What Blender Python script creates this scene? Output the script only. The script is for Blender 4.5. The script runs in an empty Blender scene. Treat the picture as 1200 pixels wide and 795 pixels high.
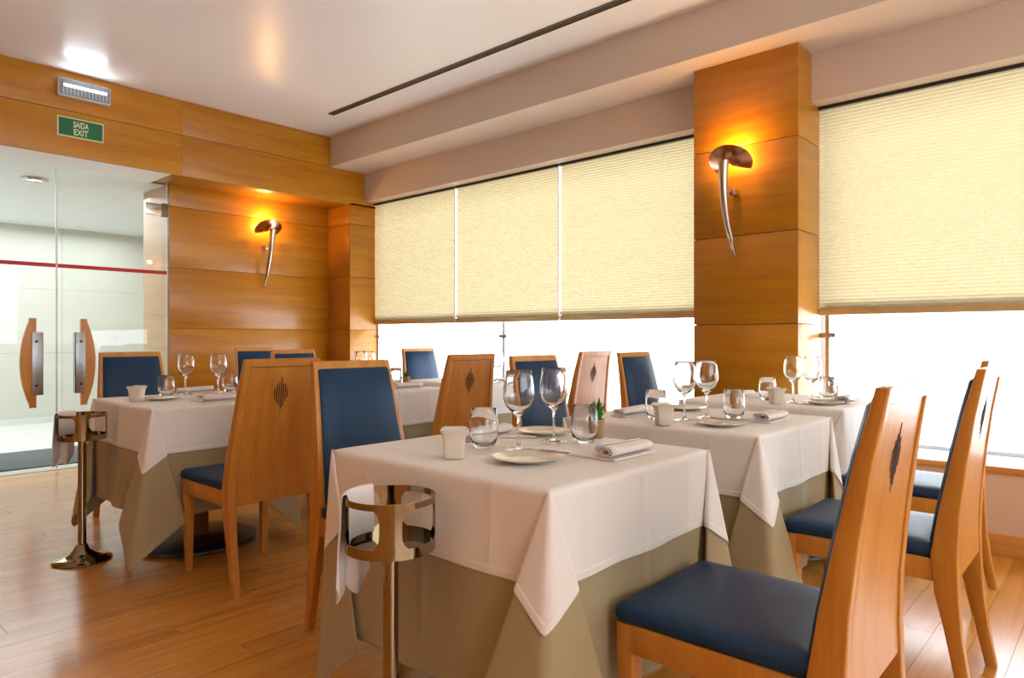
import bpy, bmesh, math, random
import numpy as np
from mathutils import Vector, Matrix

random.seed(7)
scn = bpy.context.scene
COL = scn.collection
PI = math.pi

# ------------------------------------------------------------------ camera
# x runs towards the window wall, y towards the glass doors, z up; camera above (0, 0)
F_PX, EYE, HORIZON = 800.0, 1.07, 396.0
YAW = math.atan(883.0 / 800.0)
SY, CY = math.sin(YAW), math.cos(YAW)
cam_d = bpy.data.cameras.new('camera')
cam_d.sensor_width = 36.0
cam_d.lens = F_PX / 1200.0 * 36.0
cam_d.shift_y = -(397.5 - HORIZON) / 1200.0
cam_d.clip_start = 0.05
cam = bpy.data.objects.new('camera', cam_d)
COL.objects.link(cam)
cam.location = (0, 0, EYE)
cam.rotation_euler = (PI / 2, 0, -YAW)
scn.camera = cam

# ------------------------------------------------------------------ view, world, big lights
vs = scn.view_settings
vs.view_transform = 'Standard'
vs.look = 'None'
vs.gamma = 1.0
vs.use_curve_mapping = False
vs.exposure = 0.15

world = bpy.data.worlds.new('sky')
scn.world = world
world.use_nodes = True
wb = world.node_tree.nodes['Background']
wb.inputs[0].default_value = (0.86, 0.93, 1.0, 1)
wb.inputs[1].default_value = 1.0


def area_light(name, loc, rot, sx, sy, power, col):
    d = bpy.data.lights.new(name, 'AREA')
    d.shape = 'RECTANGLE'
    d.size, d.size_y = sx, sy
    d.energy = power
    d.color = col
    o = bpy.data.objects.new(name, d)
    o.location = loc
    o.rotation_euler = rot
    COL.objects.link(o)
    return o


# overcast daylight standing in front of the long window, outside
area_light('daylight', (5.9, 1.2, 1.9), (0, PI / 2, 0), 3.2, 11.0, 1300, (0.93, 0.97, 1.0))
# daylight in the lobby behind the glass doors
area_light('lobby_daylight', (0.9, 8.4, 2.40), (0, 0, 0), 5.0, 3.0, 140, (0.86, 0.95, 1.0))
# fill light added in an invented rear window behind the photographer
area_light('rear_fill', (1.0, -3.68, 1.7), (PI / 2, 0, 0), 5.0, 1.8, 105, (0.95, 0.97, 1.0))


# ------------------------------------------------------------------ materials
def lin(c):
    c = c / 255.0
    return c / 12.92 if c <= 0.04045 else ((c + 0.055) / 1.055) ** 2.4


def rgb(r, g, b):
    return (lin(r), lin(g), lin(b), 1.0)


def new_mat(name):
    m = bpy.data.materials.new(name)
    m.use_nodes = True
    nt = m.node_tree
    return m, nt, nt.nodes['Principled BSDF']


def plain(name, col, rough=0.5, metal=0.0, noise=0.0, nscale=20.0, bump=0.0, coat=0.0, spec=0.5):
    m, nt, p = new_mat(name)
    p.inputs['Base Color'].default_value = col
    p.inputs['Roughness'].default_value = rough
    p.inputs['Metallic'].default_value = metal
    p.inputs['Coat Weight'].default_value = coat
    p.inputs['Specular IOR Level'].default_value = spec
    if noise or bump:
        tc = nt.nodes.new('ShaderNodeTexCoord')
        n = nt.nodes.new('ShaderNodeTexNoise')
        n.inputs['Scale'].default_value = nscale
        n.inputs['Detail'].default_value = 4
        nt.links.new(tc.outputs['Object'], n.inputs['Vector'])
        if noise:
            mx = nt.nodes.new('ShaderNodeMix')
            mx.data_type = 'RGBA'
            mx.inputs[6].default_value = col
            mx.inputs[7].default_value = tuple(c * (1 - noise) for c in col[:3]) + (1,)
            nt.links.new(n.outputs[0], mx.inputs[0])
            nt.links.new(mx.outputs[2], p.inputs['Base Color'])
        if bump:
            b = nt.nodes.new('ShaderNodeBump')
            b.inputs['Strength'].default_value = bump
            b.inputs['Distance'].default_value = 0.002
            nt.links.new(n.outputs[0], b.inputs['Height'])
            nt.links.new(b.outputs[0], p.inputs['Normal'])
    return m


def wood(name, light, dark, scale, rough=0.35, coat=0.0, vary=0.25, detail=6.0):
    m, nt, p = new_mat(name)
    L = nt.links.new
    tc = nt.nodes.new('ShaderNodeTexCoord')
    info = nt.nodes.new('ShaderNodeObjectInfo')
    geo = nt.nodes.new('ShaderNodeNewGeometry')
    rnd = nt.nodes.new('ShaderNodeMath')
    rnd.operation = 'ADD'
    L(info.outputs['Random'], rnd.inputs[0])
    L(geo.outputs['Random Per Island'], rnd.inputs[1])
    fr = nt.nodes.new('ShaderNodeMath')
    fr.operation = 'FRACT'
    L(rnd.outputs[0], fr.inputs[0])
    mp = nt.nodes.new('ShaderNodeMapping')
    mp.inputs['Scale'].default_value = scale
    L(tc.outputs['Object'], mp.inputs['Vector'])
    off = nt.nodes.new('ShaderNodeVectorMath')
    off.operation = 'ADD'
    sc = nt.nodes.new('ShaderNodeMath')
    sc.operation = 'MULTIPLY'
    sc.inputs[1].default_value = 37.0
    L(fr.outputs[0], sc.inputs[0])
    L(mp.outputs[0], off.inputs[0])
    L(sc.outputs[0], off.inputs[1])
    n1 = nt.nodes.new('ShaderNodeTexNoise')
    n1.inputs['Scale'].default_value = 1.0
    n1.inputs['Detail'].default_value = detail
    n1.inputs['Distortion'].default_value = 0.6
    L(off.outputs[0], n1.inputs['Vector'])
    n2 = nt.nodes.new('ShaderNodeTexNoise')
    n2.inputs['Scale'].default_value = 7.0
    n2.inputs['Detail'].default_value = 2
    L(off.outputs[0], n2.inputs['Vector'])
    ad = nt.nodes.new('ShaderNodeMath')
    ad.operation = 'MULTIPLY_ADD'
    ad.inputs[1].default_value = 0.35
    L(n2.outputs[0], ad.inputs[0])
    L(n1.outputs[0], ad.inputs[2])
    cr = nt.nodes.new('ShaderNodeMapRange')
    cr.inputs[1].default_value = 0.45
    cr.inputs[2].default_value = 0.95
    L(ad.outputs[0], cr.inputs[0])
    mx = nt.nodes.new('ShaderNodeMix')
    mx.data_type = 'RGBA'
    mx.inputs[6].default_value = light
    mx.inputs[7].default_value = dark
    L(cr.outputs[0], mx.inputs[0])
    hs = nt.nodes.new('ShaderNodeHueSaturation')
    vr = nt.nodes.new('ShaderNodeMapRange')
    vr.inputs[3].default_value = 1.0 - vary / 2
    vr.inputs[4].default_value = 1.0 + vary / 2
    L(fr.outputs[0], vr.inputs[0])
    L(vr.outputs[0], hs.inputs['Value'])
    L(mx.outputs[2], hs.inputs['Color'])
    L(hs.outputs[0], p.inputs['Base Color'])
    p.inputs['Roughness'].default_value = rough
    p.inputs['Coat Weight'].default_value = coat
    p.inputs['Coat Roughness'].default_value = 0.15
    return m


def thin_glass(name, tint=(1, 1, 1, 1), base=0.05, edge=0.8, power=4.0):
    """thin-walled clear glass: transparent, with a reflection that grows towards grazing angles"""
    m, nt, p = new_mat(name)
    nt.nodes.remove(p)
    out = nt.nodes['Material Output']
    lw = nt.nodes.new('ShaderNodeLayerWeight')
    lw.inputs[0].default_value = 0.5
    pw = nt.nodes.new('ShaderNodeMath')
    pw.operation = 'POWER'
    pw.inputs[1].default_value = power
    ma = nt.nodes.new('ShaderNodeMath')
    ma.operation = 'MULTIPLY_ADD'
    ma.use_clamp = True
    ma.inputs[1].default_value = edge
    ma.inputs[2].default_value = base
    tr = nt.nodes.new('ShaderNodeBsdfTransparent')
    tr.inputs[0].default_value = tint
    gl = nt.nodes.new('ShaderNodeBsdfGlossy')
    gl.inputs['Roughness'].default_value = 0.02
    mx = nt.nodes.new('ShaderNodeMixShader')
    nt.links.new(lw.outputs['Facing'], pw.inputs[0])
    nt.links.new(pw.outputs[0], ma.inputs[0])
    nt.links.new(ma.outputs[0], mx.inputs[0])
    nt.links.new(tr.outputs[0], mx.inputs[1])
    nt.links.new(gl.outputs[0], mx.inputs[2])
    nt.links.new(mx.outputs[0], out.inputs[0])
    return m


def translucent(name, col, trans_col, clear=0.0, trans=0.6, nscale=0, stretch=(1, 1, 1), namp=0.0):
    m, nt, p = new_mat(name)
    out = nt.nodes['Material Output']
    p.inputs['Base Color'].default_value = col
    p.inputs['Roughness'].default_value = 0.6
    tl = nt.nodes.new('ShaderNodeBsdfTranslucent')
    tl.inputs[0].default_value = trans_col
    mx = nt.nodes.new('ShaderNodeMixShader')
    mx.inputs[0].default_value = trans
    nt.links.new(p.outputs[0], mx.inputs[1])
    nt.links.new(tl.outputs[0], mx.inputs[2])
    tr = nt.nodes.new('ShaderNodeBsdfTransparent')
    m2 = nt.nodes.new('ShaderNodeMixShader')
    m2.inputs[0].default_value = clear
    nt.links.new(mx.outputs[0], m2.inputs[1])
    nt.links.new(tr.outputs[0], m2.inputs[2])
    nt.links.new(m2.outputs[0], out.inputs[0])
    if namp:
        tc = nt.nodes.new('ShaderNodeTexCoord')
        mp = nt.nodes.new('ShaderNodeMapping')
        mp.inputs['Scale'].default_value = stretch
        n = nt.nodes.new('ShaderNodeTexNoise')
        n.inputs['Scale'].default_value = nscale
        n.inputs['Detail'].default_value = 5
        nt.links.new(tc.outputs['Object'], mp.inputs[0])
        nt.links.new(mp.outputs[0], n.inputs['Vector'])
        c = nt.nodes.new('ShaderNodeMix')
        c.data_type = 'RGBA'
        c.inputs[6].default_value = trans_col
        c.inputs[7].default_value = tuple(min(1, v * (1 - namp)) for v in trans_col[:3]) + (1,)
        nt.links.new(n.outputs[0], c.inputs[0])
        nt.links.new(c.outputs[2], tl.inputs[0])
    return m


def cloth_mat(name, col, crease=True):
    m, nt, p = new_mat(name)
    L = nt.links.new
    p.inputs['Base Color'].default_value = col
    p.inputs['Roughness'].default_value = 0.75
    p.inputs['Sheen Weight'].default_value = 0.15
    p.inputs['Specular IOR Level'].default_value = 0.25
    at = nt.nodes.new('ShaderNodeAttribute')
    at.attribute_name = 'crease'
    n = nt.nodes.new('ShaderNodeTexNoise')
    n.inputs['Scale'].default_value = 9.0
    n.inputs['Detail'].default_value = 3
    tc = nt.nodes.new('ShaderNodeTexCoord')
    L(tc.outputs['Object'], n.inputs['Vector'])
    ad = nt.nodes.new('ShaderNodeMath')
    ad.operation = 'MULTIPLY_ADD'
    ad.inputs[1].default_value = 0.6
    L(n.outputs[0], ad.inputs[0])
    L(at.outputs['Fac'], ad.inputs[2])
    b = nt.nodes.new('ShaderNodeBump')
    b.inputs['Strength'].default_value = 0.38
    b.inputs['Distance'].default_value = 0.006
    L(ad.outputs[0], b.inputs['Height'])
    L(b.outputs[0], p.inputs['Normal'])
    return m


M = {}
M['panel'] = wood('beech_panel', rgb(190, 130, 22), rgb(166, 100, 8), (1.1, 1.1, 15.0), 0.33, 0.15, 0.10)
M['chair'] = wood('beech_chair', rgb(204, 139, 55), rgb(180, 111, 33), (22.0, 22.0, 2.0), 0.34, 0.2, 0.06)
M['floor'] = wood('oak_floor', rgb(214, 150, 68), rgb(188, 117, 40), (1.6, 22.0, 1.0), 0.24, 0.3, 0.22)
M['joint'] = plain('joint', rgb(96, 54, 16), 0.7, noise=0.2)
M['floor_joint'] = plain('floor_joint', rgb(120, 74, 34), 0.7, noise=0.2)
M['sill'] = wood('sill_wood', rgb(216, 150, 74), rgb(190, 120, 50), (20, 1.5, 20), 0.35, 0.2, 0.05)
M['pedestal'] = wood('pedestal_wood', rgb(150, 84, 34), rgb(112, 58, 20), (20, 20, 2), 0.4, 0.1, 0.05)
M['ceiling'] = plain('ceiling_paint', rgb(240, 238, 236), 0.30, noise=0.03, nscale=1.5, spec=0.45)
M['beam'] = plain('beam_paint', rgb(216, 200, 186), 0.5, noise=0.03, nscale=1.5)
M['plaster'] = plain('parapet_plaster', rgb(222, 190, 160), 0.6, noise=0.12, nscale=3.0)
M['navy'] = plain('navy_leatherette', rgb(8, 52, 88), 0.45, noise=0.2, nscale=60, bump=0.12, spec=0.32)
M['slot'] = plain('slot_dark', rgb(62, 34, 14), 0.8, noise=0.2)
M['cloth'] = cloth_mat('white_cloth', rgb(234, 228, 220))
M['under'] = cloth_mat('beige_cloth', rgb(166, 148, 112))
M['napkin'] = cloth_mat('napkin_cloth', rgb(232, 222, 216))
M['china'] = plain('china', rgb(226, 218, 202), 0.18, noise=0.03, nscale=30, coat=0.3)
M['ceramic'] = plain('ceramic', rgb(224, 214, 196), 0.35, noise=0.05, nscale=30)
M['steel'] = plain('steel', rgb(205, 200, 192), 0.22, 1.0, noise=0.08, nscale=15)
M['chrome'] = plain('chrome', rgb(158, 144, 118), 0.09, 1.0, noise=0.04, nscale=10)
M['copper'] = plain('copper', rgb(206, 150, 116), 0.2, 1.0, noise=0.08, nscale=20)
M['alu'] = plain('brushed_aluminium', rgb(170, 172, 176), 0.35, 1.0, noise=0.1, nscale=40)
M['black'] = plain('cast_iron', rgb(34, 34, 34), 0.35, noise=0.3, nscale=30)
M['glass'], _nt, _p = new_mat('clear_glass')
_p.inputs['Transmission Weight'].default_value = 1.0
_p.inputs['Roughness'].default_value = 0.0
_p.inputs['IOR'].default_value = 1.48
_p.inputs['Base Color'].default_value = (0.99, 0.995, 0.995, 1)
M['doorglass'] = thin_glass('door_glass', (0.965, 0.985, 0.98, 1), 0.05, 0.6, 4.0)
M['glassedge'] = plain('glass_edge', rgb(220, 238, 236), 0.1, noise=0.05)
M['frost'] = translucent('frosted_glass', rgb(235, 240, 245), (0.95, 0.97, 1.0, 1), 0.12, 0.85, 2.0, (1, 1, 1), 0.04)
M['blind'] = translucent('blind_fabric', rgb(238, 224, 190), (0.205, 0.172, 0.106, 1), 0.0, 0.6, 1.2, (1, 1, 6), 0.08)
M['rail'] = plain('blind_rail', rgb(196, 168, 120), 0.4, 0.3, noise=0.05)
M['white'] = plain('white_paint', rgb(236, 238, 236), 0.45, noise=0.03, nscale=3)
M['lobby_wall'] = plain('lobby_plaster', rgb(232, 236, 234), 0.5, noise=0.04, nscale=2)
M['stone'] = plain('travertine', rgb(214, 212, 200), 0.4, noise=0.10, nscale=5)
M['marble'] = plain('lobby_marble', rgb(226, 226, 218), 0.25, noise=0.08, nscale=4)
M['mat'] = plain('mat_fibre', rgb(104, 112, 114), 0.9, noise=0.5, nscale=70, bump=0.6)
M['red'] = plain('red_film', rgb(186, 8, 22), 0.4, noise=0.05)
M['green'] = plain('sign_green', rgb(0, 104, 56), 0.4, noise=0.05)
M['ivory'] = plain('sign_ivory', rgb(226, 236, 196), 0.45, noise=0.03)
M['plasticw'] = plain('white_plastic', rgb(224, 228, 232), 0.35, noise=0.03)
M['lampcover'] = plain('lamp_cover', rgb(132, 142, 154), 0.3, noise=0.04)
M['leaf'] = plain('succulent_leaf', rgb(74, 142, 44), 0.4, noise=0.35, nscale=40)
M['pot'] = plain('kraft_pot', rgb(176, 136, 92), 0.7, noise=0.2, nscale=50)
M['soil'] = plain('soil', rgb(60, 40, 26), 0.9, noise=0.3, nscale=80)
M['dark'] = plain('slot_shadow', rgb(40, 34, 28), 0.7, noise=0.1)
M['bronze'] = plain('bronze_trim', rgb(120, 108, 88), 0.4, 0.5, noise=0.1)
M['travwood'] = wood('lobby_wood', rgb(206, 170, 130), rgb(186, 148, 108), (6, 1, 12), 0.4, 0.1, 0.05)


def emit(name, col, strength):
    m, nt, p = new_mat(name)
    p.inputs['Emission Color'].default_value = col
    p.inputs['Emission Strength'].default_value = strength
    p.inputs['Base Color'].default_value = col
    return m


M['led'] = emit('led_tube', (0.9, 0.95, 1.0, 1), 4.0)
M['bulb'] = emit('halogen_bulb', (1.0, 0.62, 0.2, 1), 14.0)
M['downlight'] = emit('downlight_lens', (1.0, 0.97, 0.92, 1), 1.2)


# ------------------------------------------------------------------ mesh helpers
class MB:
    """collects shapes into one mesh"""

    def __init__(self):
        self.v, self.f = [], []

    def add(self, vs, fs):
        o = len(self.v)
        self.v += [tuple(p) for p in vs]
        self.f += [tuple(i + o for i in f) for f in fs]
        return self

    def box(self, x0, x1, y0, y1, z0, z1, b=0.0):
        if b <= 0:
            vs = [(x, y, z) for z in (z0, z1) for y in (y0, y1) for x in (x0, x1)]
            return self.add(vs, [(0, 2, 3, 1), (4, 5, 7, 6), (0, 1, 5, 4), (2, 6, 7, 3), (0, 4, 6, 2), (1, 3, 7, 5)])
        bm = bmesh.new()
        bmesh.ops.create_cube(bm, size=1.0, matrix=Matrix.LocRotScale(
            Vector(((x0 + x1) / 2, (y0 + y1) / 2, (z0 + z1) / 2)), None, Vector((x1 - x0, y1 - y0, z1 - z0))))
        bmesh.ops.bevel(bm, geom=list(bm.edges), offset=b, segments=2, affect='EDGES', profile=0.5)
        bm.verts.index_update()
        vs = [v.co[:] for v in bm.verts]
        fs = [[v.index for v in f.verts] for f in bm.faces]
        bm.free()
        return self.add(vs, fs)

    def loft(self, rings, cap0=True, cap1=True):
        n = len(rings[0])
        vs = [p for r in rings for p in r]
        fs = []
        for i in range(len(rings) - 1):
            for j in range(n):
                k = (j + 1) % n
                fs.append((i * n + j, i * n + k, (i + 1) * n + k, (i + 1) * n + j))
        if cap0:
            fs.append(tuple(range(n - 1, -1, -1)))
        if cap1:
            fs.append(tuple((len(rings) - 1) * n + j for j in range(n)))
        return self.add(vs, fs)

    def lathe(self, prof, c=(0, 0, 0), n=32, cap0=False, cap1=False):
        rings = []
        for r, z in prof:
            rings.append([(c[0] + r * math.cos(2 * PI * j / n), c[1] + r * math.sin(2 * PI * j / n), c[2] + z)
                          for j in range(n)])
        return self.loft(rings, cap0, cap1)

    def tube(self, pts, rad, n=8):
        pts = [Vector(p) for p in pts]
        rings = []
        for i, p in enumerate(pts):
            t = (pts[min(i + 1, len(pts) - 1)] - pts[max(i - 1, 0)]).normalized()
            a = t.cross(Vector((0, 0, 1)) if abs(t.z) < 0.9 else Vector((1, 0, 0))).normalized()
            b = t.cross(a)
            r = rad[i] if isinstance(rad, (list, tuple)) else rad
            rings.append([p + (a * math.cos(2 * PI * j / n) + b * math.sin(2 * PI * j / n)) * r for j in range(n)])
        return self.loft(rings)

    def prism(self, poly, axis, a0, a1):
        """extrude a 2-D outline along axis x/y/z"""
        def P(u, v, w):
            return {'x': (w, u, v), 'y': (u, w, v), 'z': (u, v, w)}[axis]
        return self.loft([[P(u, v, a0) for u, v in poly], [P(u, v, a1) for u, v in poly]])

    def mesh(self, name, mat, smooth=None):
        me = bpy.data.meshes.new(name)
        me.from_pydata(self.v, [], self.f)
        bm = bmesh.new()
        bm.from_mesh(me)
        bmesh.ops.recalc_face_normals(bm, faces=list(bm.faces))
        bm.to_mesh(me)
        bm.free()
        if mat:
            me.materials.append(M[mat])
        if smooth:
            me.polygons.foreach_set('use_smooth', [True] * len(me.polygons))
            me.set_sharp_from_angle(angle=math.radians(smooth))
        return me

    def build(self, name, mat, parent=None, smooth=40):
        o = bpy.data.objects.new(name, self.mesh(name, mat, smooth))
        COL.objects.link(o)
        if parent:
            o.parent = parent
        return o


def empty(name, loc=(0, 0, 0), rz=0.0):
    o = bpy.data.objects.new(name, None)
    o.empty_display_size = 0.1
    o.location = loc
    o.rotation_euler = (0, 0, rz)
    COL.objects.link(o)
    return o


def tag(o, label, cat, group=None, kind=None):
    o['label'] = label
    o['category'] = cat
    if group:
        o['group'] = group
    if kind:
        o['kind'] = kind
    return o


def struct(o, label=None):
    o['kind'] = 'structure'
    if label:
        o['label'] = label
    return o


def copy_tree(o, parent=None):
    c = o.copy()
    COL.objects.link(c)
    c.parent = parent
    for ch in list(o.children):
        copy_tree(ch, c)
    return c


def instance(proto, loc, rz, label, group=None):
    """first call uses the prototype itself, later calls copy it"""
    o = proto if not proto.get('used') else copy_tree(proto)
    if 'used' in o:
        del o['used']
    proto['used'] = 1
    o.location = loc
    o.rotation_euler = (0, 0, rz)
    o['label'] = label
    if group:
        o['group'] = group
    return o


PROTOS = []


def rrect(hx, hy, r, n=5, cx=0.0, cy=0.0):
    pts = []
    for qx, qy, a0 in ((1, 1, 0), (-1, 1, 90), (-1, -1, 180), (1, -1, 270)):
        for i in range(n):
            a = math.radians(a0 + 90.0 * i / (n - 1))
            pts.append((cx + qx * (hx - r) + r * math.cos(a), cy + qy * (hy - r) + r * math.sin(a)))
    return pts


def px(X, Y, Z):
    d = X * SY + Y * CY
    if d < 0.1:
        return None
    return 600 + F_PX * (X * CY - Y * SY) / d, HORIZON + F_PX * (EYE - Z) / d


# ------------------------------------------------------------------ key planes (metres)
XW = 4.465        # blind plane
XP = 4.10         # parapet and pillar face
YH = 6.03         # face of the wooden bulkhead over the doors
YB = 6.44         # glass door and sconce wall plane
ZC = 3.11         # ceiling
ZH = 2.46         # underside of bulkhead
ZB = 2.81         # underside of the window beam
ZS = 0.437        # window sill
X0, Y0 = -3.6, -3.6

# ------------------------------------------------------------------ floor with planks
floor = struct(MB().box(X0, XP + 0.45, Y0, YB + 0.06, -0.12, -0.012).build('floor', 'floor_joint', None, None),
               'glossy honey oak strip floor of the dining room')
PW, PT = 0.118, 0.012
plank_mesh = {}
rest = MB()
row = 0
y = Y0
npl = 0
while y < YB:
    y1 = min(y + PW, YB + 0.05)
    x = X0 - random.uniform(0, 1.1)
    while x < XP + 0.4:
        ln = random.choice((0.9, 1.2, 1.5))
        xa, xb = max(x, X0), min(x + ln, XP + 0.42)
        vis = False
        for qx in (xa, (xa + xb) / 2, xb):
            for qy in (y, y1):
                q = px(qx, qy, 0)
                if q and -20 < q[0] < 1220 and q[1] < 830:
                    vis = True
        if xb - xa > 0.05:
            if vis and npl < 298:
                key = (round(xb - xa, 3), round(y1 - y, 3))
                if key not in plank_mesh:
                    plank_mesh[key] = MB().box(0.0008, key[0] - 0.0008, 0.0006, key[1] - 0.0006, -PT, 0).mesh(
                        'plank', 'floor')
                o = bpy.data.objects.new('plank', plank_mesh[key])
                COL.objects.link(o)
                o.parent = floor
                o.location = (xa, y, 0)
                npl += 1
            else:
                rest.box(xa + 0.0008, xb - 0.0008, y + 0.0006, y1 - 0.0006, -PT, 0)
        x += ln
    y = y1 if y1 < YB else YB + 1
r_ = rest.build('planks', 'floor', floor, None)
r_['kind'] = 'stuff'

# ------------------------------------------------------------------ ceiling, beams
ceiling = struct(MB().box(X0, XW + 0.3, Y0, YB + 0.3, ZC, ZC + 0.15).build('ceiling', 'ceiling', None, None),
                 'satin off-white ceiling')
struct(MB().box(3.906, XW + 0.3, Y0, YH + 0.05, ZB, ZC + 0.02).build('trim_1', 'beam', None, None),
       'painted ceiling beam along the windows')
struct(MB().box(4.325, XW + 0.3, Y0, YH + 0.05, 2.512, ZB + 0.02).build('trim_2', 'beam', None, None),
       'painted pelmet above the blinds')
# linear air diffuser
t = tag(empty('air_diffuser', (3.5, 2.0, ZC)), 'long narrow dark slot air diffuser in the ceiling by the beam', 'vent')
MB().box(-0.026, 0.026, -3.6, 3.4, -0.004, 0.002).build('diffuser_backing', 'dark', t, None)
for dx in (-0.028, -0.004, 0.020):
    MB().box(dx, dx + 0.008, -3.6, 3.4, -0.010, 0.0).build('diffuser_bar', 'bronze', t, None)

# ------------------------------------------------------------------ outer window wall
wall_window = struct(MB().box(XP, XW + 0.3, Y0, YH + 0.05, -0.1, ZS - 0.03).build('wall_window', 'plaster', None, None),
                     'low cream parapet below the frosted window')
struct(MB().box(XP - 0.015, XP + 0.01, Y0, YH, 0.0, 0.105, 0.003).build('baseboard_window', 'sill', None),
       'wooden skirting along the parapet')
sill = struct(empty('trim_3'), 'window sill with wooden nosing')
MB().box(XP - 0.018, XP + 0.04, Y0, YH, ZS - 0.035, ZS, 0.006).build('nosing', 'sill', sill)
MB().box(XP + 0.04, XW + 0.3, Y0, YH, ZS - 0.035, ZS - 0.002).build('sill_board', 'white', sill, None)


def window(n, ya, yb, posts):
    w = struct(empty('window_%d' % n), 'frosted lower window strip glowing white with daylight')
    edges = [ya] + list(posts) + [yb]
    for i in range(len(edges) - 1):
        MB().box(XW + 0.03, XW + 0.038, edges[i] + 0.008, edges[i + 1] - 0.008, ZS, 1.262).build('pane', 'frost', w, None)
        MB().add([(XW + 0.034, edges[i], 1.285), (XW + 0.034, edges[i + 1], 1.285), (XW + 0.034, edges[i + 1], 2.5), (XW + 0.034, edges[i], 2.5)],
                 [(0, 1, 2, 3)]).build('upper_pane', 'doorglass', w, None)
    for yp in edges:
        MB().box(XW + 0.022, XW + 0.046, yp - 0.011, yp + 0.011, ZS, 1.262).build('glazing_post', 'alu', w, None)
        MB().box(XW + 0.008, XW + 0.05, yp - 0.05, yp + 0.05, 1.07, 1.1, 0.004).build('glass_clamp', 'alu', w)
    MB().box(XW + 0.02, XW + 0.05, ya, yb, 1.262, 1.285).build('transom', 'alu', w, None)
    MB().box(XW + 0.015, XW + 0.05, ya, yb, ZS, ZS + 0.02).build('bottom_channel', 'alu', w, None)
    return w


window(1, 2.10, YH - 0.005, (4.169,))
window(2, Y0, 1.405, (-1.2,))


def blind(ya, yb, label):
    b = tag(empty('pleated_blind', (XW, (ya + yb) / 2, 1.21)), label, 'blind', 'cream pleated window blinds')
    hw = (yb - ya) / 2 - 0.006
    mb = MB()
    n = 58
    z0, z1 = 0.045, 1.285
    vs, fs = [], []
    m = 6
    for i in range(2 * n + 1):
        z = z0 + (z1 - z0) * i / (2 * n)
        for j in range(m + 1):
            yy = -hw + 2 * hw * j / m
            vs.append(((0.006 if i % 2 else -0.006) + 0.0004 * math.sin(i * 0.7 + j * 2.1), yy, z))
    for i in range(2 * n):
        for j in range(m):
            a = i * (m + 1) + j
            fs.append((a, a + 1, a + m + 2, a + m + 1))
    mb.add(vs, fs)
    mb.build('pleats', 'blind', b, None)
    MB().box(-0.018, 0.018, -hw, hw, 0.0, 0.045, 0.006).build('bottom_rail', 'rail', b)
    MB().box(-0.02, 0.02, -hw, hw, 1.283, 1.302).build('head_rail', 'dark', b, None)
    MB().box(-0.02, -0.008, -hw, -hw + 0.008, 0.04, 1.285).build('side_guide', 'plasticw', b, None)
    return b


blind(4.755, YH + 0.004, 'cream pleated blind in the corner beside the wooden end wall')
blind(3.50, 4.755, 'cream pleated blind in the middle of the three left of the pillar')
blind(2.107, 3.50, 'cream pleated blind just left of the wooden pillar')
blind(-0.2, 1.452, 'cream pleated blind to the right of the wooden pillar')
blind(-1.9, -0.2, 'cream pleated blind out towards the near end of the window')
blind(-3.6, -1.9, 'cream pleated blind at the very near end of the window')

# ------------------------------------------------------------------ wooden pillar
JZ = [0.0, 0.594, 1.153, 1.707, 2.262]
G = 0.004


def pillar(name, ya, yb, label):
    core = struct(MB().box(XP + 0.012, XW + 0.2, ya + 0.012, yb - 0.012, 0, ZB).build(name, 'joint', None, None), label)
    zs = JZ + [ZB]
    for i in range(len(zs) - 1):
        za, zb = zs[i] + G / 2, zs[i + 1] - G / 2
        MB().box(XP, XP + 0.014, ya, yb, za, zb, 0.0015).build('panel', 'panel', core)
        MB().box(XP + 0.014 + 0.003, XW + 0.02, ya, ya + 0.014, za, zb, 0.0015).build('panel', 'panel', core)
        MB().box(XP + 0.014 + 0.003, XW + 0.02, yb - 0.014, yb, za, zb, 0.0015).build('panel', 'panel', core)
    return core


pillar('trim_4', 1.446, 2.113, 'square pillar clad in honey beech panels')

# ------------------------------------------------------------------ end wall: bulkhead, sconce wall, corner pier
wall_back = struct(MB().box(2.51, XW + 0.3, YB + 0.012, YB + 0.16, 0, ZC).build('wall_back', 'joint', None, None),
                   'honey beech panelled end wall with the sconce')
zs = JZ + [ZH + 0.02]
for i in range(len(zs) - 1):
    for xa, xb in ((2.49, 4.15),):
        MB().box(xa + 0.002, xb, YB, YB + 0.014, zs[i] + G / 2, zs[i + 1] - G / 2, 0.0015).build('panel', 'panel', wall_back)
# corner pier
pier = struct(MB().box(4.152, XW + 0.28, YH + 0.012, YB + 0.02, 0, ZH + 0.01).build('trim_5', 'joint', None, None),
              'beech pier in the corner between sconce niche and window')
for i in range(len(zs) - 1):
    za, zb = zs[i] + G / 2, zs[i + 1] - G / 2
    MB().box(4.14, XW + 0.2, YH, YH + 0.014, za, zb, 0.0015).build('panel', 'panel', pier)
    MB().box(4.14, 4.154, YH + 0.017, YB - 0.001, za, zb, 0.0015).build('panel', 'panel', pier)
# bulkhead
bulk = struct(MB().box(X0, XW + 0.3, YH + 0.012, YB + 0.2, ZH + 0.014, ZC).build('trim_6', 'joint', None, None),
              'beech panelled bulkhead above the glass doors')
for za, zb in ((ZH, ZB - G / 2), (ZB + G / 2, ZC - 0.002)):
    for xa, xb in ((X0, -0.45), (-0.45, 2.44), (2.44, 4.6)):
        if za > ZB - 0.1 and xb > 4:
            xb = 3.906
        MB().box(xa + 0.0008, xb - 0.0008, YH, YH + 0.014, za, zb, 0.001).build('panel', 'panel', bulk)
MB().box(2.36, 4.139, YH + 0.016, YB - 0.001, ZH, ZH + 0.014, 0.001).build('soffit_panel', 'panel', bulk)
MB().box(X0, 2.357, YH + 0.016, YB + 0.12, ZH, ZH + 0.014).build('soffit_board', 'white', bulk, None)

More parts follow.
